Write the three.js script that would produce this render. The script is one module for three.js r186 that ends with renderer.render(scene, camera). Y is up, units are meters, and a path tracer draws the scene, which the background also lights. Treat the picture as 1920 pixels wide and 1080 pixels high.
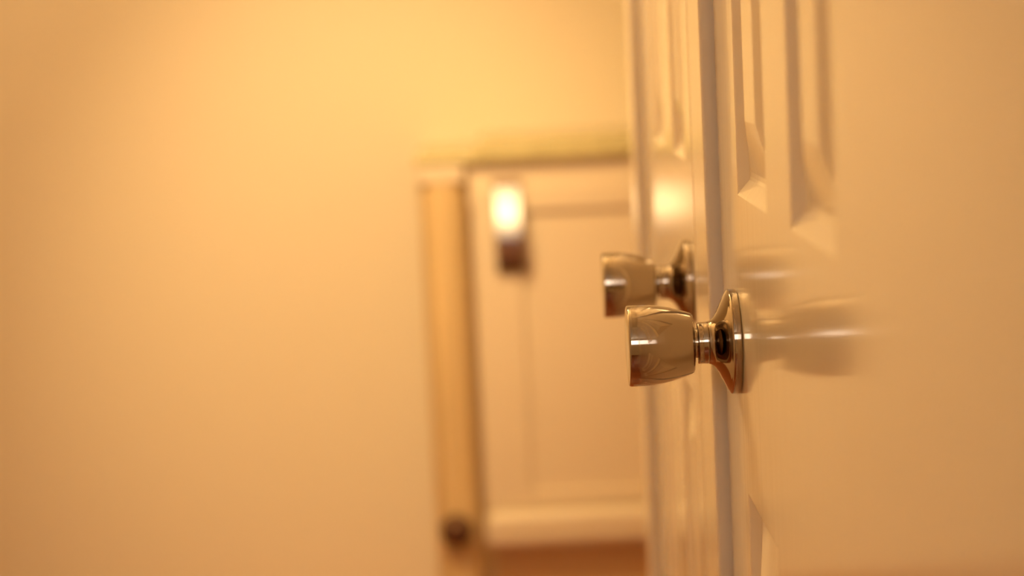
import * as THREE from 'three';
import { RoundedBoxGeometry } from 'three/addons/geometries/RoundedBoxGeometry.js';
import { mergeGeometries } from 'three/addons/utils/BufferGeometryUtils.js';
import { RectAreaLightUniformsLib } from 'three/addons/lights/RectAreaLightUniformsLib.js';
RectAreaLightUniformsLib.init();

// ---------------------------------------------------------------- camera, sky, exposure
const scene = new THREE.Scene();
const EYE = 1.12;                                   // metres above the floor
const F = 4000;                                     // focal length in pixels of a 1920 x 1080 frame
const camera = new THREE.PerspectiveCamera(2 * Math.atan(540 / F) * 180 / Math.PI, 1920 / 1080, 0.05, 50);
{
  const yaw = -0.0018, pitch = -0.1143, roll = 0.0475;
  const fw = new THREE.Vector3(Math.sin(yaw) * Math.cos(pitch), Math.sin(pitch), -Math.cos(yaw) * Math.cos(pitch));
  const r = new THREE.Vector3(Math.cos(yaw), 0, Math.sin(yaw)), u = r.clone().cross(fw);
  const r2 = r.clone().multiplyScalar(Math.cos(roll)).addScaledVector(u, -Math.sin(roll));
  const u2 = r.clone().multiplyScalar(Math.sin(roll)).addScaledVector(u, Math.cos(roll));
  camera.matrix.makeBasis(r2, u2, fw.clone().negate());
  camera.quaternion.setFromRotationMatrix(camera.matrix);
  camera.position.set(0, EYE, 0);
}
camera.focus = 1.300;                               // on the near knob
const BLUR = 0.0172;                                // diameter of the lens opening in metres
camera.userData.fStop = camera.getFocalLength() / 1000 / BLUR;
camera.updateMatrixWorld(true);

scene.background = new THREE.Color().setRGB(1.0, 0.91, 0.84);      // overcast daylight outside the hall window
scene.backgroundIntensity = 7.2;

const renderer = new THREE.WebGLRenderer({ antialias: true });
renderer.toneMapping = THREE.LinearToneMapping;
renderer.toneMappingExposure = 1.0;
renderer.shadowMap.enabled = true;

const LAMP = { at: [-0.35, 1.98, -2.42], power: 4.0, color: [1.0, 0.70, 0.33] };
const SPOT = { at: [-0.40, 2.16, -2.70], aim: [-0.27, 0.58, -4.32], power: 9.3, angle: 22 };   // ceiling spotlight on the back wall

// ---------------------------------------------------------------- helpers
let seed = 7;
const rnd = () => { seed = (seed * 1664525 + 1013904223) >>> 0; return seed / 4294967296; };
const lin = (r, g, b) => new THREE.Color().setRGB(r, g, b);
const used = new Map();
function numbered(name) {
  const n = used.get(name) ?? 0; used.set(name, n + 1);
  return n ? `${name}_${String(n).padStart(3, '0')}` : name;
}
function mesh(name, geometry, material, parent = scene) {
  const m = new THREE.Mesh(geometry, material);
  m.name = parent === scene ? numbered(name) : name;
  m.castShadow = m.receiveShadow = true;
  parent.add(m); return m;
}
function group(name, at = [0, 0, 0], parent = scene) {
  const g = new THREE.Group(); g.name = parent === scene ? numbered(name) : name;
  g.position.set(...at); parent.add(g); return g;
}
function tag(o, label, category, extra = {}) { Object.assign(o.userData, { label, category }, extra); return o; }
const structure = (o, label, category) => tag(o, label, category, { kind: 'structure' });
// a box between two corners, uv in metres
function box(x0, x1, y0, y1, z0, z1, bevel = 0) {
  const w = Math.abs(x1 - x0), h = Math.abs(y1 - y0), d = Math.abs(z1 - z0);
  const g = bevel ? new RoundedBoxGeometry(w, h, d, 3, bevel) : new THREE.BoxGeometry(w, h, d);
  g.translate((x0 + x1) / 2, (y0 + y1) / 2, (z0 + z1) / 2);
  return boxUV(g);
}
function boxUV(g) {
  const p = g.attributes.position, n = g.attributes.normal, uv = new Float32Array(p.count * 2);
  for (let i = 0; i < p.count; i++) {
    const ax = Math.abs(n.getX(i)), ay = Math.abs(n.getY(i)), az = Math.abs(n.getZ(i));
    if (ax >= ay && ax >= az) { uv[2 * i] = p.getZ(i); uv[2 * i + 1] = p.getY(i); }
    else if (ay >= az) { uv[2 * i] = p.getX(i); uv[2 * i + 1] = p.getZ(i); }
    else { uv[2 * i] = p.getX(i); uv[2 * i + 1] = p.getY(i); }
  }
  g.setAttribute('uv', new THREE.BufferAttribute(uv, 2));
  return g;
}
const join = (list) => mergeGeometries(list.map((g) => (g.index ? g.toNonIndexed() : g)));

// tiling value noise, n x n, cells across x and y
function noiseField(n, cx, cy, octaves = 3) {
  const out = new Float32Array(n * n); let amp = 1, total = 0;
  for (let o = 0; o < octaves; o++) {
    const a = cx << o, b = cy << o, grid = Float32Array.from({ length: a * b }, rnd);
    for (let j = 0; j < n; j++) for (let i = 0; i < n; i++) {
      const x = i / n * a, y = j / n * b, xi = Math.floor(x), yi = Math.floor(y);
      let fx = x - xi, fy = y - yi; fx = fx * fx * (3 - 2 * fx); fy = fy * fy * (3 - 2 * fy);
      const at = (p, q) => grid[(q % b) * a + (p % a)];
      out[j * n + i] += amp * ((at(xi, yi) * (1 - fx) + at(xi + 1, yi) * fx) * (1 - fy) + (at(xi, yi + 1) * (1 - fx) + at(xi + 1, yi + 1) * fx) * fy);
    }
    total += amp; amp *= 0.5;
  }
  for (let i = 0; i < out.length; i++) out[i] /= total;
  return out;
}
function dataTexture(n, pixel, srgb, repeat) {
  const d = new Uint8Array(n * n * 4);
  for (let i = 0; i < n * n; i++) { const [r, g, b] = pixel(i); d[4 * i] = r; d[4 * i + 1] = g; d[4 * i + 2] = b; d[4 * i + 3] = 255; }
  const t = new THREE.DataTexture(d, n, n);
  t.wrapS = t.wrapT = THREE.RepeatWrapping; t.magFilter = THREE.LinearFilter; t.minFilter = THREE.LinearMipmapLinearFilter; t.generateMipmaps = true;
  if (srgb) t.colorSpace = THREE.SRGBColorSpace;
  t.repeat.set(...repeat); t.needsUpdate = true; return t;
}
const grey = (field) => (i) => { const v = Math.round(255 * field[i]); return [v, v, v]; };

// ---------------------------------------------------------------- materials
const brushField = noiseField(512, 48, 5, 3);                       // long vertical brush strokes
const peelField = noiseField(512, 40, 40, 2);                       // roller texture
const M = {};
M.doorPaint = new THREE.MeshPhysicalMaterial({ color: lin(0.76, 0.66, 0.52), roughness: 0.11, ior: 1.5,
  bumpMap: dataTexture(512, grey(brushField), false, [3, 3]), bumpScale: 0.00006 });
M.trimPaint = new THREE.MeshPhysicalMaterial({ color: lin(0.76, 0.66, 0.52), roughness: 0.15, ior: 1.5,
  bumpMap: dataTexture(512, grey(brushField), false, [3, 2]), bumpScale: 0.00006 });
M.wall = new THREE.MeshStandardMaterial({ color: lin(0.80, 0.67, 0.47), roughness: 0.75,
  bumpMap: dataTexture(512, grey(peelField), false, [4, 4]), bumpScale: 0.0004 });
M.ceiling = new THREE.MeshStandardMaterial({ color: lin(0.80, 0.74, 0.62), roughness: 0.9 });
{
  const grain = noiseField(512, 4, 64, 4);
  const t = dataTexture(512, (i) => {
    const board = Math.floor((Math.floor(i / 512)) / 64), k = 0.8 + 0.4 * grain[i] + 0.05 * Math.sin(board * 12.9);
    return [Math.min(255, 150 * k), Math.min(255, 82 * k), Math.min(255, 32 * k)];
  }, true, [1, 1]);
  M.floor = new THREE.MeshStandardMaterial({ map: t, roughness: 0.4 });
  const honey = noiseField(512, 32, 4, 4);
  M.honeyWood = new THREE.MeshPhysicalMaterial({ roughness: 0.4, map: dataTexture(512, (i) => {
    const k = 0.82 + 0.36 * honey[i]; return [Math.min(255, 214 * k), Math.min(255, 184 * k), Math.min(255, 134 * k)];
  }, true, [4, 1]) });
}
M.cream = new THREE.MeshPhysicalMaterial({ color: lin(0.74, 0.60, 0.42), roughness: 0.4 });
M.olive = new THREE.MeshPhysicalMaterial({ roughness: 0.25, map: (() => {
  const s = noiseField(256, 24, 24, 3);
  return dataTexture(256, (i) => { const k = 0.9 + 0.2 * s[i]; return [196 * k, 182 * k, 130 * k]; }, true, [3, 3]);
})() });
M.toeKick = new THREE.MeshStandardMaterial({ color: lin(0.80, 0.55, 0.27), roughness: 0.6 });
M.knob = new THREE.MeshPhysicalMaterial({ color: lin(0.39, 0.32, 0.25), metalness: 1, roughness: 0.07 });
M.chrome = new THREE.MeshPhysicalMaterial({ color: lin(0.45, 0.43, 0.45), metalness: 1, roughness: 0.36 });
M.bronzeAndShade = new THREE.MeshPhysicalMaterial({ color: lin(0.12, 0.05, 0.02), metalness: 0.4, roughness: 0.4 });  // bronze parts, and the shade painted on the lower end of the pull
M.glass = new THREE.MeshPhysicalMaterial({ color: 0xffffff, transmission: 1, roughness: 0.02, thickness: 0, ior: 1.5 });
M.lampGlass = new THREE.MeshStandardMaterial({ color: lin(0.9, 0.85, 0.75), roughness: 0.5, emissive: lin(...LAMP.color), emissiveIntensity: 9 });
M.lampMetal = new THREE.MeshStandardMaterial({ color: lin(0.5, 0.42, 0.3), metalness: 1, roughness: 0.35 });

// ---------------------------------------------------------------- the room shell
const TOP = 2.44;                                   // ceiling height
const DOOR = 0.1361;                                 // plane of the door faces, to the right of the camera
const STEP = 0.0095;                                // how far the casings stand proud of the doors
const WALL = 0.1366;                                // plane of the wall beside the casings
const D1 = { far: -1.3910, near: -0.7888 };           // near door along the hall
const D2 = { far: -2.1555, near: -1.4979 };           // far door
const END = -2.27;                                  // where the hall opens into the lit room
const START = -0.24;                                // where the wall ends beside the camera
const BACK = -4.32;                                 // back wall of the lit room
const HEAD = 2.035;                                 // door height

structure(mesh('floor', box(-3.2, 1.75, -0.12, 0, BACK - 0.15, 1.85), M.floor), 'honey coloured wooden floor running along the hallway', 'floor');
structure(mesh('ceiling', box(-3.2, 1.75, TOP, TOP + 0.12, BACK - 0.15, 1.85), M.ceiling), 'off white ceiling over the hallway and lit room', 'ceiling');
structure(mesh('wall_back', box(-3.2, 1.75, 0, TOP, BACK - 0.15, BACK), M.wall), 'warm yellow painted wall behind the vanity cabinet', 'wall');
structure(mesh('wall_far_left', box(-3.2, -3.0, 0, TOP, BACK, END), M.wall), 'yellow side wall of the lit room left of the vanity', 'wall');
structure(mesh('wall_left', box(-3.2, -0.86, 0, TOP, END, 1.7), M.wall), 'yellow hallway wall facing the panelled doors', 'wall');
structure(mesh('wall_far_right', box(1.55, 1.75, 0, TOP, BACK, END), M.wall), 'yellow side wall at the right end of the vanity', 'wall');
structure(mesh('wall_near_right', box(1.55, 1.75, 0, TOP, START, 1.7), M.wall), 'yellow wall of the space behind the hallway', 'wall');
structure(mesh('wall_right', join([
  box(0.19, 1.75, 0, TOP, END, START),
  box(WALL, 0.19, 0, TOP, END, D2.far - 0.003),
  box(WALL, 0.19, 0, TOP, D1.far - 0.003, D2.near + 0.003),
  box(WALL, 0.19, 0, TOP, D1.near + 0.001, START),
  box(WALL, 0.19, HEAD + 0.003, TOP, D2.far - 0.003, D2.near + 0.003),
  box(WALL, 0.19, HEAD + 0.003, TOP, D1.far - 0.003, D1.near + 0.003),
]), M.wall), 'wall holding the two white panelled doors', 'wall');
// wall behind the camera with its window
const WIN = { x0: -0.72, x1: 0.95, y0: 1.55, y1: 2.28, z: 1.7 };
structure(mesh('wall_front', join([
  box(-3.2, WIN.x0, 0, TOP, WIN.z, WIN.z + 0.15), box(WIN.x1, 1.75, 0, TOP, WIN.z, WIN.z + 0.15),
  box(WIN.x0, WIN.x1, 0, WIN.y0, WIN.z, WIN.z + 0.15), box(WIN.x0, WIN.x1, WIN.y1, TOP, WIN.z, WIN.z + 0.15),
]), M.wall), 'yellow end wall of the hallway with the window', 'wall');
{
  const w = group('window_1', [(WIN.x0 + WIN.x1) / 2, WIN.y0, WIN.z]);
  structure(w, 'small daylight window in the end wall of the hallway', 'window');
  const hw = (WIN.x1 - WIN.x0) / 2, h = WIN.y1 - WIN.y0, t = 0.045;
  mesh('window_frame', join([box(-hw, hw, 0, t, 0.03, 0.1), box(-hw, hw, h - t, h, 0.03, 0.1), box(-hw, -hw + t, t, h - t, 0.03, 0.1), box(hw - t, hw, t, h - t, 0.03, 0.1), box(-0.02, 0.02, t, h - t, 0.03, 0.1)]), M.trimPaint, w);
  for (const s of [-1, 1]) mesh('pane', box(s < 0 ? -hw + t : 0.02, s < 0 ? -0.02 : hw - t, t, h - t, 0.062, 0.066), M.glass, w);
}
// casings around the doors
const CF = DOOR - STEP;
// the strip between the doors has a quirk and bead along its far edge; outline in (z, x), swept upwards
const stripShape = new THREE.Shape([[-1.4940, WALL + 0.01], [-1.4940, CF + 0.0015], [-1.4926, CF], [-1.4848, CF], [-1.4838, CF + 0.0008], [-1.4835, CF + 0.0055], [-1.4809, CF + 0.0055], [-1.4804, CF + 0.0008], [-1.4794, CF],
  [-1.3969, CF], [-1.3955, CF + 0.0005], [-1.3949, CF + 0.0018], [-1.3949, WALL + 0.01]].map(([z, x]) => new THREE.Vector2(z, x)));
const stripGeometry = new THREE.ExtrudeGeometry(stripShape, { depth: HEAD + 0.004, bevelEnabled: false });
stripGeometry.applyMatrix4(new THREE.Matrix4().makeBasis(new THREE.Vector3(0, 0, 1), new THREE.Vector3(1, 0, 0), new THREE.Vector3(0, 1, 0)));
structure(mesh('trim_1', boxUV(stripGeometry), M.trimPaint), 'narrow painted casing strip between the two panelled doors', 'trim');
structure(mesh('trim_2', box(CF, WALL + 0.01, 0, HEAD + 0.004, -2.2342, -2.1609, 0.0016), M.trimPaint), 'painted casing strip on the far side of the second door', 'trim');
structure(mesh('trim_3', box(DOOR - 0.0005, WALL + 0.01, 0, HEAD + 0.004, -0.7873, -0.45), M.doorPaint), 'wide flush painted board on the near side of the first door', 'trim');
structure(mesh('trim_4', box(CF, WALL + 0.01, HEAD + 0.005, HEAD + 0.075, -2.2342, -0.7140, 0.0016), M.trimPaint), 'painted head casing running above both panelled doors', 'trim');

// ---------------------------------------------------------------- doors
// A moulded panel: nested mitred rings [inset, depth]; u runs along the door, v up, depth into the door (+x)
const RINGS = [[0, 0], [0.0015, 0.0006], [0.0095, 0.0064], [0.0115, 0.0070], [0.0145, 0.0070], [0.0430, 0.0012], [0.0460, 0.0006]];
function panelGeometry(u0, u1, v0, v1) {
  const pos = [], uv = [];
  const P = (u, v, d) => [d, v, u];
  const tri = (a, b, c) => { for (const q of [a, b, c]) { pos.push(...q); uv.push(q[2], q[1]); } };
  const quad = (a, b, c, d) => { tri(a, b, c); tri(a, c, d); };
  const ring = ([i, d]) => [P(u0 + i, v0 + i, d), P(u1 - i, v0 + i, d), P(u1 - i, v1 - i, d), P(u0 + i, v1 - i, d)];
  for (let k = 0; k + 1 < RINGS.length; k++) {
    const a = ring(RINGS[k]), b = ring(RINGS[k + 1]);
    for (let s = 0; s < 4; s++) quad(a[s], a[(s + 1) % 4], b[(s + 1) % 4], b[s]);
  }
  quad(...ring(RINGS[RINGS.length - 1]));
  const g = new THREE.BufferGeometry();
  g.setAttribute('position', new THREE.Float32BufferAttribute(pos, 3));
  g.setAttribute('uv', new THREE.Float32BufferAttribute(uv, 2));
  g.computeVertexNormals();
  // faces must look towards the hall (-x)
  if (g.attributes.normal.getX(g.attributes.normal.count - 1) > 0) {
    const p = g.attributes.position.array, t = g.attributes.uv.array;
    for (let i = 0; i < p.length / 9; i++) {
      for (let c = 0; c < 3; c++) [p[9 * i + 3 + c], p[9 * i + 6 + c]] = [p[9 * i + 6 + c], p[9 * i + 3 + c]];
      for (let c = 0; c < 2; c++) [t[6 * i + 2 + c], t[6 * i + 4 + c]] = [t[6 * i + 4 + c], t[6 * i + 2 + c]];
    }
    g.computeVertexNormals();
  }
  return g;
}
// the tulip knob: [distance from the door, radius]
const lathe = (pts, seg = 96) => {
  const g = new THREE.LatheGeometry(pts.map(([s, r]) => new THREE.Vector2(r, s)), seg);
  g.rotateZ(Math.PI / 2); return g;                  // the knob points to -x
};
const smooth = (pts, n) => new THREE.CatmullRomCurve3(pts.map(([s, r]) => new THREE.Vector3(s, r, 0)), false, 'centripetal').getPoints(n).map((p) => [p.x, p.y]);
const G = {
  rosette: lathe([[0, 0.0318], [0.0003, 0.0323], [0.0010, 0.0326], [0.0048, 0.0326], [0.0055, 0.0323], [0.0060, 0.0318],
    ...smooth([[0.0064, 0.0310], [0.0075, 0.0293], [0.0092, 0.0260], [0.0112, 0.0218], [0.0131, 0.0179], [0.0150, 0.0150], [0.0168, 0.0137], [0.0182, 0.0133]], 28), [0.0185, 0.0128]]),
  neck: lathe([[0.0178, 0.0120], [0.0183, 0.0128], [0.0188, 0.0131], ...smooth([[0.0192, 0.0131], [0.0222, 0.0129], [0.0246, 0.0130]], 8), [0.0251, 0.0128], [0.0254, 0.0122], [0.0254, 0.0091]]),
  groove: lathe([[0.0240, 0.0085], [0.0242, 0.0092], [0.0290, 0.0092], [0.0292, 0.0085]]),
  barrel: lathe([[0.0279, 0.0091], [0.0276, 0.0112], [0.0274, 0.0150], [0.0276, 0.0174], [0.0283, 0.0184],
    ...smooth([[0.0290, 0.0189], [0.0320, 0.0200], [0.0360, 0.0212], [0.0400, 0.0224], [0.0450, 0.0236], [0.0500, 0.0245], [0.0550, 0.0250], [0.0610, 0.0252], [0.0673, 0.0252]], 40),
    [0.0681, 0.0250], [0.0685, 0.0245]]),
  face: lathe([[0.0684, 0.0246], [0.0686, 0.0240], [0.0684, 0.0200], [0.0679, 0.0120], [0.0677, 0.0]]),
};
function makeDoor(name, label, span, stile, mullion, knobZ, knobLabel) {
  const d = group(name, [DOOR, 0, span.far]);
  structure(d, label, 'door');
  const w = span.near - span.far, pw = (w - 2 * stile - mullion) / 2;
  const cols = [[stile, stile + pw], [w - stile - pw, w - stile]];
  const rows = [[0.235, EYE - 0.2802], [EYE - 0.0973, 1.60], [1.70, 1.915]];
  const shape = new THREE.Shape([[0, 0.008], [w, 0.008], [w, HEAD - 0.003], [0, HEAD - 0.003]].map((p) => new THREE.Vector2(...p)));
  for (const [a, b] of cols) for (const [e, f] of rows) shape.holes.push(new THREE.Path([[a, e], [a, f], [b, f], [b, e]].map((p) => new THREE.Vector2(...p))));
  // shape x -> z of the door, y up, extruded into the wall
  const g = new THREE.ExtrudeGeometry(shape, { depth: 0.035, bevelEnabled: false });
  g.applyMatrix4(new THREE.Matrix4().makeBasis(new THREE.Vector3(0, 0, 1), new THREE.Vector3(0, 1, 0), new THREE.Vector3(-1, 0, 0)));
  g.translate(0.035, 0, 0);
  mesh('door_slab', boxUV(g), M.doorPaint, d);
  for (const [a, b] of cols) for (const [e, f] of rows) mesh('raised_panel', panelGeometry(a, b, e, f), M.doorPaint, d);
  const k = group('door_knob', [0, EYE - 0.1905, knobZ - span.far], d);
  k.userData.label = knobLabel;
  mesh('rosette', G.rosette, M.knob, k); mesh('neck', G.neck, M.knob, k); mesh('neck_groove', G.groove, M.knob, k);
  mesh('knob_barrel', G.barrel, M.knob, k); mesh('knob_face', G.face, M.knob, k);
  return d;
}
makeDoor('door_1', 'glossy cream panelled door whose metal knob is in sharp focus', D1, 0.1088, 0.0971, -1.3124, 'polished tulip shaped knob on a flared round rosette');
makeDoor('door_2', 'glossy cream panelled door beyond the casing strip, nearer the vanity', D2, 0.1603, 0.1020, -1.6473, 'polished tulip shaped knob, blurred');

// ---------------------------------------------------------------- vanity cabinet in the lit room
const FRONT = -3.90, LIFT = 0.02;                    // heights below are 0.02 m short of the floor
{
  const v = group('vanity_cabinet', [0, LIFT, 0]);
  tag(v, 'cream vanity cabinet with wooden corner post and shaded toe kick', 'cabinet');
  const R = 1.30;                                     // right end
  mesh('cabinet_body', join([box(-0.075, R, 0.165, 0.884, BACK + 0.002, FRONT - 0.02)]), M.cream, v);
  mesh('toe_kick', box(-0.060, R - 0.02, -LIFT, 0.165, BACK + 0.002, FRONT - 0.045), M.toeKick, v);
  mesh('base_rail', box(-0.080, R, 0.165, 0.240, FRONT - 0.02, FRONT + 0.034, 0.024), M.cream, v);
  mesh('top_rail', box(-0.078, R, 0.800, 0.884, FRONT - 0.02, FRONT - 0.002, 0.003), M.cream, v);
  for (const [a, b] of [[-0.072, 0.375], [0.380, 0.830], [0.835, 1.295]]) {
    const y0 = 0.242, y1 = 0.838, s = 0.085, z0 = FRONT - 0.018, z1 = FRONT + 0.006;
    const door = mesh('cabinet_door', join([box(a, a + s, y0, y1, z0, z1, 0.002), box(b - s, b, y0, y1, z0, z1, 0.002), box(a + s, b - s, y0, y0 + 0.028, z0, z1, 0.002), box(a + s, b - s, y1 - 0.045, y1, z0, z1, 0.002)]), M.cream, v);
    mesh('door_panel', box(a + s - 0.004, b - s + 0.004, y0 + 0.024, y1 - 0.041, z0, z1 - 0.010), M.cream, door);
  }
  // turned post at the left corner
  const post = mesh('corner_post', new THREE.CylinderGeometry(0.043, 0.043, 0.87, 48).translate(-0.127, 0.415, FRONT - 0.03), M.honeyWood, v);
  mesh('post_cap', box(-0.17, -0.084, 0.85, 0.884, FRONT - 0.075, FRONT + 0.012, 0.006), M.cream, post);
  const ball = new THREE.SphereGeometry(0.030, 32, 20).translate(-0.131, 0.210, FRONT + 0.03);
  mesh('knob', ball, M.bronzeAndShade, post);
  // bow shaped pull under the counter edge
  const arc = [], bowOut = (t) => (t < 0.6 ? Math.sin(Math.PI / 2 * t / 0.6) * 0.65 + 0.35 * t / 0.6 : Math.cos(Math.PI / 2 * (t - 0.6) / 0.4) ** 0.6);
  for (let i = 0; i <= 24; i++) { const t = i / 24, a = Math.PI * t; arc.push(new THREE.Vector2(FRONT + 0.004 + 0.046 * bowOut(t), 0.850 - 0.165 * t)); }
  const bow = (from, to) => {
    const o = arc.slice(from, to + 1), q = o.slice().reverse().map((p) => new THREE.Vector2(p.x - 0.006, p.y));
    const g = new THREE.ExtrudeGeometry(new THREE.Shape([...o, ...q]), { depth: 0.042, bevelEnabled: true, bevelSize: 0.003, bevelThickness: 0.004, bevelSegments: 3, curveSegments: 4 });
    // shape x -> world z, y up, extrude along -x
    g.applyMatrix4(new THREE.Matrix4().makeBasis(new THREE.Vector3(0, 0, 1), new THREE.Vector3(0, 1, 0), new THREE.Vector3(-1, 0, 0)));
    g.translate(0.014, 0, 0); return g;
  };
  const pull = mesh('pull_handle', bow(2, 20), M.chrome, v);
  pull.userData.label = 'shiny chrome bow shaped pull';
  mesh('pull_end', bow(0, 2), M.bronzeAndShade, pull); mesh('pull_end', bow(20, 24), M.bronzeAndShade, pull);  // lower end: dark brown paints in the shade on its downward face
}
tag(mesh('countertop', join([box(-0.058, 1.31, 0.8845 + LIFT, 0.921 + LIFT, BACK + 0.002, FRONT + 0.018, 0.006), box(-0.175, -0.058, 0.8845 + LIFT, 0.902 + LIFT, BACK + 0.002, FRONT + 0.016, 0.005)]), M.olive),
  'olive green worktop resting on the vanity cabinet', 'countertop');

// ---------------------------------------------------------------- pendant lamp where the hall meets the lit room
{
  const l = group('pendant_lamp', [LAMP.at[0], TOP, LAMP.at[2]]);
  tag(l, 'frosted globe pendant lamp hanging where the hallway meets the lit room', 'lamp');
  const drop = TOP - LAMP.at[1];
  mesh('ceiling_rose', new THREE.CylinderGeometry(0.05, 0.06, 0.03, 32).translate(0, -0.015, 0), M.lampMetal, l);
  mesh('lamp_rod', new THREE.CylinderGeometry(0.007, 0.007, drop - 0.13, 12).translate(0, -(drop - 0.13) / 2 - 0.01, 0), M.lampMetal, l);
  mesh('lamp_globe', new THREE.SphereGeometry(0.12, 48, 32).translate(0, -drop, 0), M.lampGlass, l);
  const p = new THREE.PointLight(lin(...LAMP.color), LAMP.power, 0, 2);
  p.position.set(0, -drop, 0); p.shadow.radius = 5; p.castShadow = true; l.add(p);
}
// ---------------------------------------------------------------- ceiling spotlight aimed at the back wall
{
  const l = group('ceiling_spotlight', [SPOT.at[0], TOP, SPOT.at[2]]);
  tag(l, 'small metal ceiling spotlight turned towards the vanity wall', 'spotlight');
  const from = new THREE.Vector3(0, SPOT.at[1] - TOP, 0), to = new THREE.Vector3(...SPOT.aim).sub(new THREE.Vector3(SPOT.at[0], TOP, SPOT.at[2]));
  const dir = to.clone().sub(from).normalize(), q = new THREE.Quaternion().setFromUnitVectors(new THREE.Vector3(0, -1, 0), dir);
  mesh('mounting_plate', new THREE.CylinderGeometry(0.05, 0.05, 0.02, 32).translate(0, -0.01, 0), M.lampMetal, l);
  mesh('stem', new THREE.CylinderGeometry(0.008, 0.008, TOP - SPOT.at[1] - 0.09, 12).translate(0, -(TOP - SPOT.at[1] - 0.09) / 2 - 0.01, 0), M.lampMetal, l);
  const can = mesh('lamp_can', new THREE.LatheGeometry([[0.0, 0.12], [0.03, 0.12], [0.042, 0.105], [0.045, 0], [0.042, 0], [0.039, 0.1], [0.0, 0.112]].map((p) => new THREE.Vector2(...p)), 40), M.lampMetal, l);
  can.quaternion.copy(q); can.position.copy(from).addScaledVector(dir, -0.004);
  const lens = mesh('lamp_lens', new THREE.CylinderGeometry(0.039, 0.039, 0.006, 32).translate(0, 0.016, 0), M.lampGlass, can);
  const p = new THREE.SpotLight(lin(...LAMP.color), SPOT.power, 0, THREE.MathUtils.degToRad(SPOT.angle), 1, 2);
  p.position.copy(from); p.target.position.copy(to); l.add(p, p.target); p.shadow.radius = 1.5; p.castShadow = true;
}
renderer.render(scene, camera);
